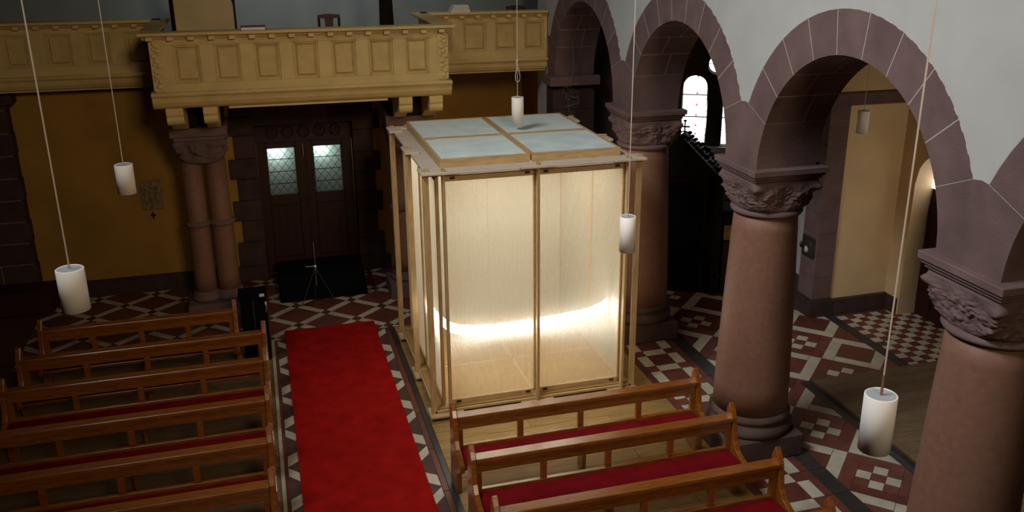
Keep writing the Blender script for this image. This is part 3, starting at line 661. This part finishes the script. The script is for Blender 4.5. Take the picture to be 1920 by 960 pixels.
# ------------------------------------------------------------------ aisle beyond the arcade
def rot27(s, n, z): # local canted frame
    a = R(27); return Vector((6.88+s*math.cos(a)+n*math.sin(a), 13.3-s*math.sin(a)+n*math.cos(a), z))
A27 = R(27); d27 = (math.cos(A27), -math.sin(A27), 0); n27 = (math.sin(A27), math.cos(A27), 0)
def oc_hole(c, r, zc): return (c-r, c+r, lambda s: (zc-math.sqrt(max(0, r*r-(s-c)**2)), zc+math.sqrt(max(0, r*r-(s-c)**2))), 16)
def canted():
    W1 = (-.370, .040, 2.0, 2.925); W2 = (.28, .69, 2.0, 2.925); cO, rO, zO = .16, .145, 3.30
    d = Vector(d27); nb = Vector(n27); P = Vector((6.88, 13.3, 0)); b = MB()
    def hx(sa, sb, la, lb, ha, hb):
        A = P+d*sa; B = P+d*sb; t = .3
        b.hexa([(*A.xy, la), (*B.xy, lb), (*(B+nb*t).xy, lb), (*(A+nb*t).xy, la), (*A.xy, ha), (*B.xy, hb), (*(B+nb*t).xy, hb), (*(A+nb*t).xy, ha)])
    cuts = sorted(set([round(x, 4) for x in [-2.0, .98]+[W1[0]+.41*k/20 for k in range(21)]+[W2[0]+.41*k/20 for k in range(21)]+[cO-rO+2*rO*k/20 for k in range(21)]]))
    def spans(s, lo, hi):
        iv = []
        for W in (W1, W2):
            if lo >= W[0]-1e-3 and hi <= W[1]+1e-3: c = (W[0]+W[1])/2; iv.append((W[2], W[3]+math.sqrt(max(0, .205**2-(s-c)**2))))
        if lo >= cO-rO-1e-3 and hi <= cO+rO+1e-3: h = math.sqrt(max(0, rO*rO-(s-cO)**2)); iv.append((zO-h, zO+h))
        return sorted(iv)
    for a, c in zip(cuts, cuts[1:]):
        A, B = spans(a, a, c), spans(c, a, c); za = zb = 0.0
        for (l1, h1), (l2, h2) in zip(A, B): hx(a, c, za, zb, l1, l2); za, zb = h1, h2
        hx(a, c, za, zb, 6.5, 6.5)
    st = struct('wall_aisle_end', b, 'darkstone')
    pane_n = .16
    def slabp(name, pts, n0, n1, mt, par):
        b = MB(); N_ = len(pts)
        for nn in (n0, n1):
            for s, z in pts: b.v.append(tuple(rot27(s, nn, z)))
        b.f.append(tuple(range(N_))); b.f.append(tuple(range(N_, 2*N_))[::-1])
        for i in range(N_): j = (i+1) % N_; b.f.append((i, N_+i, N_+j, j))
        return link(name, b.mesh(name, mt), par)
    for wi, W in enumerate((W1, W2)):
        c = (W[0]+W[1])/2; win = struct('window_%d' % (wi+1), MB().box(0, .001, 0, .001, 0, .001), 'lead')
        fb = MB()
        pr = [(W[0]+.006, W[2])]+[(c-.199*math.cos(R(180*k/16)), W[3]+.199*math.sin(R(180*k/16))) for k in range(17)]+[(W[1]-.006, W[2])]
        fb.tube([rot27(s, pane_n-.01, z) for s, z in pr], .010, 6, True)
        for zz in (2.44, 2.80): fb.tube([rot27(W[0], pane_n-.012, zz), rot27(W[1], pane_n-.012, zz)], .010, 6)
        win.data = fb.mesh('window', 'lead')
        zs = [W[2], 2.22, 2.44, 2.62, 2.80, 2.925]
        for za, zb in zip(zs, zs[1:]): slabp('glass_pane', [(W[0], za+.003), (W[1], za+.003), (W[1], zb-.003), (W[0], zb-.003)], pane_n, pane_n+.012, 'sky', win)
        slabp('glass_pane', [(c-.203*math.cos(R(180*k/16)), 2.928+.2*math.sin(R(180*k/16))) for k in range(17)], pane_n, pane_n+.012, 'sky', win)
        for k, zz in enumerate((2.03, 2.14, 2.28, 2.45, 2.62, 2.81, 3.08)):
            slabp('coloured_glass', [(c+.035-.022, zz), (c+.035+.022, zz), (c+.035, zz+.05)], pane_n-.006, pane_n-.001, 'pinkglass', win)
        for sx in (W[0]+.012, W[1]-.012):
            for k in range(9): slabp('coloured_glass', [(sx-.009, 2.03+.1*k), (sx+.009, 2.03+.1*k), (sx, 2.055+.1*k)], pane_n-.006, pane_n-.001, 'pinkglass' if k % 3 == 0 else 'lead', win)
    win = struct('window_3', MB().tube([rot27(cO+(rO-.006)*math.cos(R(15*k)), pane_n-.01, zO+(rO-.006)*math.sin(R(15*k))) for k in range(24)], .010, 6, True).tube([rot27(cO-rO, pane_n-.012, zO), rot27(cO+rO, pane_n-.012, zO)], .007, 6), 'lead')
    slabp('glass_pane', [(cO+(rO-.004)*math.cos(R(12*k)), zO+(rO-.004)*math.sin(R(12*k))) for k in range(30)], pane_n, pane_n+.012, 'sky', win)
    b = MB(); b.box(-.5, .98, -.06, .02, 1.90, 1.99); b.xform(lambda p: rot27(p.x, p.y, p.z)); link('window_sill', b.mesh('window_sill', 'plaster'), st)
    b = MB(); b.box(-.45, .96, -.012, .002, 1.1, 1.90); b.xform(lambda p: rot27(p.x, p.y, p.z)); link('dado', b.mesh('dado', 'plaster'), st)
canted()
struct('wall_aisle_outer', MB().box(7.76, 8.0, 10.9, 12.95, 0, 6.0), 'plaster'); struct('baseboard_aisle', MB().box(7.70, 7.76, 10.9, 12.9, 0, .28), 'darkstone')
# pier with porch wall
pr_ = struct('wall_pier', MB().box(7.392, 7.70, 10.612, 10.97, 0, 3.1), 'mortar')
z = .27; k = 0
while z < 3.1:
    z1 = min(3.1, z+.325); link('stone', MB().box(7.38, 7.69, 10.60, 10.97, z+.003, z1-.003).mesh('stone', 'stone'), pr_, .003); z = z1; k += 1
link('pier_base', MB().box(7.34, 7.72, 10.55, 11.0, 0, .25).box(7.36, 7.70, 10.575, 10.98, .25, .275).mesh('pier_base', 'darkstone'), pr_, .006)
struct('wall_porch', MB().box(7.69, 8.75, 10.63, 10.9, 0, 3.1), 'porch'); struct('baseboard_porch', MB().box(7.72, 8.65, 10.56, 10.64, 0, .24), 'darkstone')
co = MB()
for (e, za, zb) in ((.0, 3.08, 3.12), (.05, 3.12, 3.17), (.09, 3.17, 3.26)): co.box(7.36-e, 9.0, 10.58-e, 11.0, za, zb)
struct('trim_5', co, 'stone')
struct('wall_porch_upper', MB().box(7.39, 9.0, 10.64, 10.9, 3.26, 6.0), 'porch')
wp = wall_holes('wall_porch_side', (8.65, 10.63, 0), (0, -1, 0), .34, 0, 7.0, 0, 6.0, [arched(.85, .52, 0, 1.98)], 'porch', (1, 0, 0))
struct('baseboard_porch_side', MB().box(8.62, 8.66, 10.33, 10.62, 0, .24), 'darkstone')
dr = struct('door_2', MB().box(8.95, 8.99, 9.2, 10.4, 0, 1.78), 'doorwood')
for k in range(3):
    for (za, zb) in ((.15, .85), (.95, 1.66)):
        yy = 9.27+.36*k; f_ = link('door_panel', MB().box(8.93, 8.95, yy, yy+.30, za, zb).mesh('door_panel', 'doorwood'), dr, .006)
fan = link('fanlight_frame', MB().prism([(9.78+.6*math.cos(R(9*k)), 1.98+.58*math.sin(R(9*k))) for k in range(21)]+[(9.18, 1.78), (10.38, 1.78)], 8.96, 8.99, 'x').mesh('fanlight_frame', 'doorwood'), dr)
link('glass_pane', MB().prism([(9.97+.37*math.cos(R(10*k)), 1.90+.30*math.sin(R(10*k))) for k in range(19)], 8.945, 8.955, 'x').mesh('glass_pane', 'sky'), dr)
# relief plaque on the pier
t = thing('bronze_relief', 'small dark relief panel with a pale head on the aisle pier', 'plaque', (7.37, 10.78, .88))
part('panel', MB().box(7.35, 7.38, 10.63, 10.93, .88, 1.19), 'bronze', t, .006)
part('head', MB().ball((7.345, 10.80, .985), .022, .045, .055), 'ivory', t, smooth=True, label='pale head'); part('figure', MB().ball((7.35, 10.77, 1.06), .015, .10, .06), 'bronze', t, smooth=True)
part('bracket', MB().ball((7.34, 10.92, 1.02), .03, .03, .05), 'bronze', t, smooth=True)
# gothic confessional
def conf():
    A = R(27)
    def L(s, n, z): return Vector((6.154+s*math.cos(A)+n*math.sin(A), 11.89-s*math.sin(A)+n*math.cos(A), z))
    c0 = L(-.27, .4, 0); t = thing('confessional', 'black gothic confessional with leafy gable and cross below the stained window', 'confessional', c0)
    def P(name, b, par=t, mt='darkwood', **k): b.xform(lambda p: L(p.x, p.y, p.z)); return part(name, b, mt, par, **k)
    sc, hw_ = -.27, .56
    P('body', MB().box(sc-hw_, sc+hw_, .10, .85, 0, 1.90))
    for sx in (-1, 1):
        P('buttress', MB().box(sc+sx*hw_-.06, sc+sx*hw_+.06, 0, .14, 0, 1.86)); P('pinnacle', MB().prism([(sc+sx*hw_-.06, 1.86), (sc+sx*hw_+.06, 1.86), (sc+sx*hw_, 2.02)], .01, .13, 'y'))
    P('gable', MB().prism([(sc-hw_, 1.86), (sc+hw_, 1.86), (sc, 2.42)], .05, .13, 'y')); P('roof', MB().prism([(sc-hw_, 1.88), (sc+hw_, 1.88), (sc, 2.38)], .13, .85, 'y'))
    arch = [(sc-.36+.02, .1)]+[(sc-.36*math.cos(R(180*k/14)), 1.42+.37*math.sin(R(180*k/14))) for k in range(15)]+[(sc+.34, .1)]
    P('arch_moulding', MB().tube([(s, .09, z) for s, z in arch], .03, 8))
    P('door_panel', MB().prism(ccw(arch), .085, .10, 'y'), mt='black')
    for sx in (-1, 1):
        for k in range(6):
            f_ = (k+.55)/6; s = sc+sx*hw_*f_; z = 2.44-.54*f_; b = MB(); q = random.uniform(1.0, 1.6)
            for (ds, dz, r) in ((0, .02, .03), (.04, .05, .026), (-.036, .045, .024), (.012, .09, .026), (.06, .015, .018)): b.ball((s+sx*(.012+ds*q), .09, z+dz*q), r*q, r*.8, r*q*.85, 8, 5)
            P('crocket', b)
    P('cross', MB().box(sc-.011, sc+.011, .08, .10, 2.40, 2.695).box(sc-.075, sc+.075, .08, .10, 2.588, 2.610).box(sc-.024, sc+.024, .08, .10, 2.675, 2.70))
    P('cross_ring', MB().tube([(sc+.085*math.cos(R(18*k)), .09, 2.455+.075*math.sin(R(18*k))) for k in range(20)], .011, 6, True))
    c1 = L(.52, .35, 0); t2 = thing('vestment_cabinet', 'dark cabinet with a gilded panel right of the black confessional', 'cabinet', c1)
    P('body', MB().box(.38, .80, .12, .6, 0, 1.30), t2); P('top', MB().box(.365, .82, .08, .62, 1.30, 1.35), t2); P('gilt_panel', MB().box(.40, .76, .10, .12, .88, 1.11), t2, mt='gilt', label='gilded relief panel')
    P('door', MB().box(.40, .76, .10, .12, .08, .84), t2, mt='doorwood')
conf()

# ------------------------------------------------------------------ the booth
bt = thing('translucent_booth', 'square glowing booth of pine battens and translucent fluted sheets', 'booth', (2.805, 10.45, .01))
BZ = .10; TZ = 2.90
X0, X1, Y0, Y1 = 1.55, 4.06, 9.20, 11.70
IX0, IX1, IY0, IY1 = 1.745, 3.865, 9.33, 11.57
FX = (1.762, 2.808, 3.862); FY = (9.32, 10.36, 11.55); ft = .03
def posts():
    for x in FX:
        for (ya, yb) in ((Y0, Y0+.07), (Y1-.07, Y1)): part('post', MB().box(x, x+ft, ya, yb, .055, 2.955), 'pine', bt, .003)
    for y in (9.245, 10.36, 11.62):
        for (xa, xb) in ((X0+.005, X0+.075), (X1-.075, X1-.005)): part('post', MB().box(xa, xb, y, y+ft, .055, 2.955), 'pine', bt, .003)
posts()
for z in (BZ, TZ):                      # ledge boards at foot and head
    pm = 'pinelit' if z == TZ else 'pineh'
    zz = (z-.03, z)
    part('ledge', MB().box(1.60, 4.01, Y0+.045, 9.48, *zz), pm, bt, .003); part('ledge', MB().box(1.60, 4.01, 11.45, Y1-.045, *zz), pm, bt, .003)
    part('ledge', MB().box(1.60, 1.80, 9.48, 11.45, *zz), pm, bt, .003); part('ledge', MB().box(3.83, 4.01, 9.48, 11.45, *zz), pm, bt, .003)
for top in (0, 1):                      # notched joining tabs
    za, zb = ((TZ, TZ+.026) if top else (BZ-.056, BZ-.03))
    for (xa, xb, ya, yb) in ((1.535, 1.93, 9.165, 9.30), (2.62, 3.02, 9.165, 9.30), (3.70, 4.075, 9.165, 9.30), (1.535, 1.93, 11.60, 11.735), (2.62, 3.02, 11.60, 11.735), (3.70, 4.075, 11.60, 11.735),
                             (1.535, 1.70, 9.30, 9.42), (1.535, 1.70, 10.20, 10.53), (1.535, 1.70, 11.42, 11.60), (3.91, 4.075, 9.30, 9.42), (3.91, 4.075, 10.20, 10.53), (3.91, 4.075, 11.42, 11.60)):
        part('joining_tab', MB().box(xa, xb, ya, yb, za, zb), 'pinelit' if top else 'pineh', bt, .003)
for x in (1.62, 2.82, 3.99):
    for y in (9.27, 10.36, 11.62): part('foot', MB().box(x-.05, x+.05, y-.05, y+.05, .0105, .044), 'slot', bt)
# floor panels with pale seams
fl = []
for (xa, xb) in ((1.62, 2.79), (2.82, 3.99)):
    for (ya, yb) in ((9.27, 10.29), (10.32, 11.63)): part('floor_panel', MB().box(xa, xb, ya, yb, BZ, BZ+.02), 'ply', bt, .002)
part('floor_seam', MB().box(2.79, 2.82, 9.27, 11.63, BZ, BZ+.024), 'pineh', bt); part('floor_seam', MB().box(1.62, 3.99, 10.29, 10.32, BZ, BZ+.024), 'pineh', bt)
# framed fluted sheets, two to a side
PZ0, PZ1 = .15, 2.865
for yy, sgn in ((IY0, -1), (IY1, 1)):
    for (xa, xb) in ((1.792, 2.808 if sgn < 0 else 2.820), (2.838 if sgn < 0 else 2.826, 3.862)):
        s = part('fluted_sheet', MB().box(xa, xb, yy-.005, yy+.005, PZ0+.03, PZ1-.06), 'sheetx' if sgn < 0 else 'sheetb', bt)
        fr = MB().box(xa, xb, yy-.02, yy+.02, PZ1-.075, PZ1).box(xa, xb, yy-.02, yy+.02, BZ+.02, PZ0+.035)
        if sgn > 0: part('sheet_frame', fr, 'pineh', s, .003)
        else: part('sheet_frame', fr.box(xa-.015, xa+.012, yy-.02, yy+.02, PZ0, PZ1).box(xb-.012, xb+.015, yy-.02, yy+.02, PZ0, PZ1), 'pineh', s, .003)
        if sgn < 0:
            for xq in (xa+.07, xb-.11):
                for zq in (PZ1-.05, BZ+.045): part('latch_slot', MB().box(xq, xq+.055, yy-.026, yy-.019, zq, zq+.024), 'slot', s)
for xx in (IX0-.02, IX1+.02):
    for (ya, yb) in ((9.36, 10.36), (10.39, 11.54)):
        s = part('fluted_sheet', MB().box(xx-.005, xx+.005, ya, yb, PZ0+.03, PZ1-.06), 'sheety', bt)
        part('sheet_frame', MB().box(xx-.02, xx+.02, ya, yb, PZ1-.075, PZ1).box(xx-.02, xx+.02, ya, yb, BZ+.02, PZ0+.035).box(xx-.02, xx+.02, ya-.015, ya+.012, PZ0, PZ1).box(xx-.02, xx+.02, yb-.012, yb+.015, PZ0, PZ1), 'pine', s, .003)
# roof trays
for (xa, xb) in ((1.79, 2.805), (2.825, 3.875)):
    for (ya, yb) in ((9.47, 10.555), (10.575, 11.67)):
        t_ = .03; s = part('roof_panel', MB().box(xa+t_, xb-t_, ya+t_, yb-t_, 2.965, 2.985), 'lid', bt)
        for q in ((xa, xb, ya, ya+t_), (xa, xb, yb-t_, yb)): part('tray_side', MB().box(*q, TZ, 2.995), 'pineh', s, .002)
        for q in ((xa, xa+t_, ya+t_, yb-t_), (xb-t_, xb, ya+t_, yb-t_)): part('tray_side', MB().box(*q, TZ, 2.995), 'pineh', s, .002)
        for (xq, yq) in ((xa+.10, ya+.05), (xb-.10, ya+.05)): part('screw', MB().lathe([(.010, 2.985), (.010, 2.989)], xq, yq, 8), 'slot', s)
lt = area('booth_fill', (2.805, 10.55, 2.955), (2.805, 10.55, 0), 1.85, 1.9, 57, (1.0, .96, .86))  # unseen light added under the roof to make the sheets glow
# curved glowing band standing in for the bright reflected arc
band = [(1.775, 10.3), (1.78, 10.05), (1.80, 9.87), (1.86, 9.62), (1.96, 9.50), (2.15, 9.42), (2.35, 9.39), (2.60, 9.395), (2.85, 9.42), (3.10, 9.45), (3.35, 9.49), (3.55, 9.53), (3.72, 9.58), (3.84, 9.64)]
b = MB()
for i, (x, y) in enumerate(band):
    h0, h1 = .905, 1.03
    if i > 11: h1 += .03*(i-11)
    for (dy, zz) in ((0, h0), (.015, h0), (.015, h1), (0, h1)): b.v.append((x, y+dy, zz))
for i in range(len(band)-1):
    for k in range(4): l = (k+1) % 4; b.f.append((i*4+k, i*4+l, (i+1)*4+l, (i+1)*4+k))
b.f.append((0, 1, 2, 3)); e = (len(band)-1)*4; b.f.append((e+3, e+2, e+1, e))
solo('reflection_band', b, 'lamp', 'curved white glowing band standing in for a reflection in the booth sheets', 'light')

# ------------------------------------------------------------------ pews
def make_pew(L, name='pew'):
    t = thing(name, '', 'pew', (0, 0, 0), 'church pews', local=True)
    prof = [(-.10, 0), (.16, 0), (.155, .45), (.14, .78), (.13, .86), (.105, .905), (.09, .93), (.07, .905), (.035, .86), (.0, .80), (-.025, .66), (-.05, .57), (-.10, .50), (-.20, .46), (-.29, .445), (-.305, .40), (-.28, .34), (-.20, .30), (-.12, .24)]
    for x in (0, L-.055):
        e = part('end_panel', MB().prism(ccw(prof), x, x+.055, 'x'), 'pew', t, .008, local=True)
        part('end_moulding', MB().prism([(-.08, .03), (.14, .03), (.14, .20), (-.08, .20)], x-.006, x+.061, 'x'), 'pew', e, .004, local=True)
    part('top_board', MB().prism(ccw([(-.014, .772), (.105, .772), (.105, .80), (.10, .806), (-.008, .806), (-.014, .800)]), .055, L-.055, 'x'), 'pew', t, local=True)
    part('upper_rail', MB().box(.055, L-.055, .012, .055, .655, .775), 'pew', t, .004, local=True)
    part('lower_rail', MB().box(.055, L-.055, .012, .055, .40, .475), 'pew', t, .004, local=True)
    n = 4; w = (L-.11)/n
    for x in (.055, L-.055-.05): part('stile', MB().box(x, x+.05, .014, .053, .475, .655), 'pew', t, .003, local=True)
    for k in range(1, n): x = .055+w*k; part('mullion', MB().box(x-.03, x+.03, .014, .053, .475, .655), 'pew', t, .003, local=True)
    part('seat', MB().box(.055, L-.055, -.285, .012, .375, .41), 'pew', t, .004, local=True)
    part('cushion', MB().box(.065, L-.065, -.29, .005, .41, .455), 'cushion', t, .018, local=True)
    part('support_leg', MB().prism(ccw([(-.10, 0), (.05, 0), (.04, .375), (-.24, .375), (-.12, .25)]), L*.5-.02, L*.5+.02, 'x'), 'pew', t, .004, local=True)
    return t
PL = make_pew(2.68)
ord_ = ['pew right of the carpet directly in front of the glowing booth', 'second pew in front of the booth, counting from the booth', 'third pew in front of the booth, counting from the booth', 'pew at the bottom edge right of the carpet, only its end top showing']
rows = [7.80, 7.012, 6.155, 5.35]
for k, y in enumerate(rows):
    o = PL if k == 0 else dup(PL, (0, 0, 0)); o.location = (1.512, y, .010); o['label'] = 'oak '+ord_[k]; o['group'] = 'right-hand pews'
lab = ['oak pew farthest back on the left, shorter than the rest, near the paired columns', 'second oak pew from the back on the left, beside the black cabinet', 'third oak pew from the back, left of the carpet', 'fourth oak pew from the back, left of the carpet', 'fifth oak pew from the back, left of the carpet', 'oak pew left of the carpet at the bottom edge of the picture']
for k, y in enumerate([10.43, 9.66, 8.71, 7.86, 7.12]):
    o = dup(PL, (-2.86, y, .010), lab[k+1]); o['group'] = 'left-hand pews'
sp = make_pew(2.27); sp.location = (-2.79, 11.23, .010); sp['label'] = lab[0]; sp['group'] = 'left-hand pews'

# ------------------------------------------------------------------ pendants
def pendant(x, y, zt, h, d, label, knot=False, copper=False):
    t = thing('pendant_lamp', label, 'lamp', (x, y, zt-h), 'white cylinder pendants'); r = d/2; zb = zt-h
    part('shade', MB().lathe([(r-.006, zb), (r, zb), (r, zt-.004), (r-.006, zt), (r-.008, zt-.006), (r-.006, zb)], x, y, 40, False), 'white', t, smooth=False)
    for pl in t.children[0].data.polygons: pl.use_smooth = True
    part('diffuser', MB().lathe([(r-.007, zb+.006), (r-.007, zb+.010)], x, y, 40), 'white', t)
    part('top_cap', MB().lathe([(r-.008, zt-.012), (r-.008, zt-.004)], x, y, 40), 'capgrey', t)
    part('ferrule', MB().lathe([(.007, zt-.004), (.007, zt+.012), (.0046, zt+.10 if copper else zt+.03)], x, y, 12), 'copper' if copper else 'capgrey', t)
    cr = .0042
    part('cord', MB().tube([(x, y, zt+.02), (x, y, 9.4)], cr, 6), 'cord', t)
    if knot:
        pts = [(x+.0, y, zt+.48), (x-.015, y-.012, zt+.42), (x-.008, y-.014, zt+.36), (x-.03, y-.012, zt+.26), (x-.024, y-.012, zt+.20), (x, y-.012, zt+.18), (x+.024, y-.012, zt+.20), (x+.03, y-.012, zt+.26), (x+.012, y-.012, zt+.33), (x-.006, y-.012, zt+.40), (x+.006, y-.01, zt+.46)]
        part('cord_loop', MB().tube(pts, .005, 6), 'cord', t)
pendant(-1.11, 5.376, 3.515, .25, .15, 'white cylinder pendant hanging lowest on the left above the left pews')
pendant(-1.235, 8.834, 3.31, .272, .158, 'small white cylinder pendant hanging before the ochre wall')
pendant(3.03, 10.77, 3.395, .32, .148, 'white cylinder pendant with a looped cord hanging over the booth roof', True)
pendant(3.105, 7.36, 2.865, .335, .148, 'white cylinder pendant hanging at the right front corner of the booth')
pendant(2.66, 3.195, 3.255, .292, .152, 'largest white cylinder pendant, hanging low at the right before the aisle floor', copper=True)
pendant(7.39, 9.92, 3.145, .29, .15, 'distant white cylinder pendant hanging in the aisle seen through the arch')
# tangled cable hanging in the far arch
cxx, cyy = 4.70, 13.55
t = thing('hanging_cable', 'thin pale cable ending in a tangled coil inside the farthest arch', 'cable', (cxx, cyy, 2.7))
pts = [(cxx+.015*math.sin(k*.9), cyy+.02*math.sin(k*.7), 4.35-.11*k) for k in range(12)]
part('cable', MB().tube(pts, .004, 6), 'cable', t)
random.seed(3); tg = [Vector((cxx+.10*math.sin(k*.83)+random.uniform(-.03, .03), cyy+.12*math.cos(k*1.1), 3.03-.0085*k+.10*math.sin(k*.61))) for k in range(44)]
part('coil', MB().tube(tg, .003, 5), 'cable', t)

for o in bpy.data.objects:
    if '_base' in o: del o['_base']
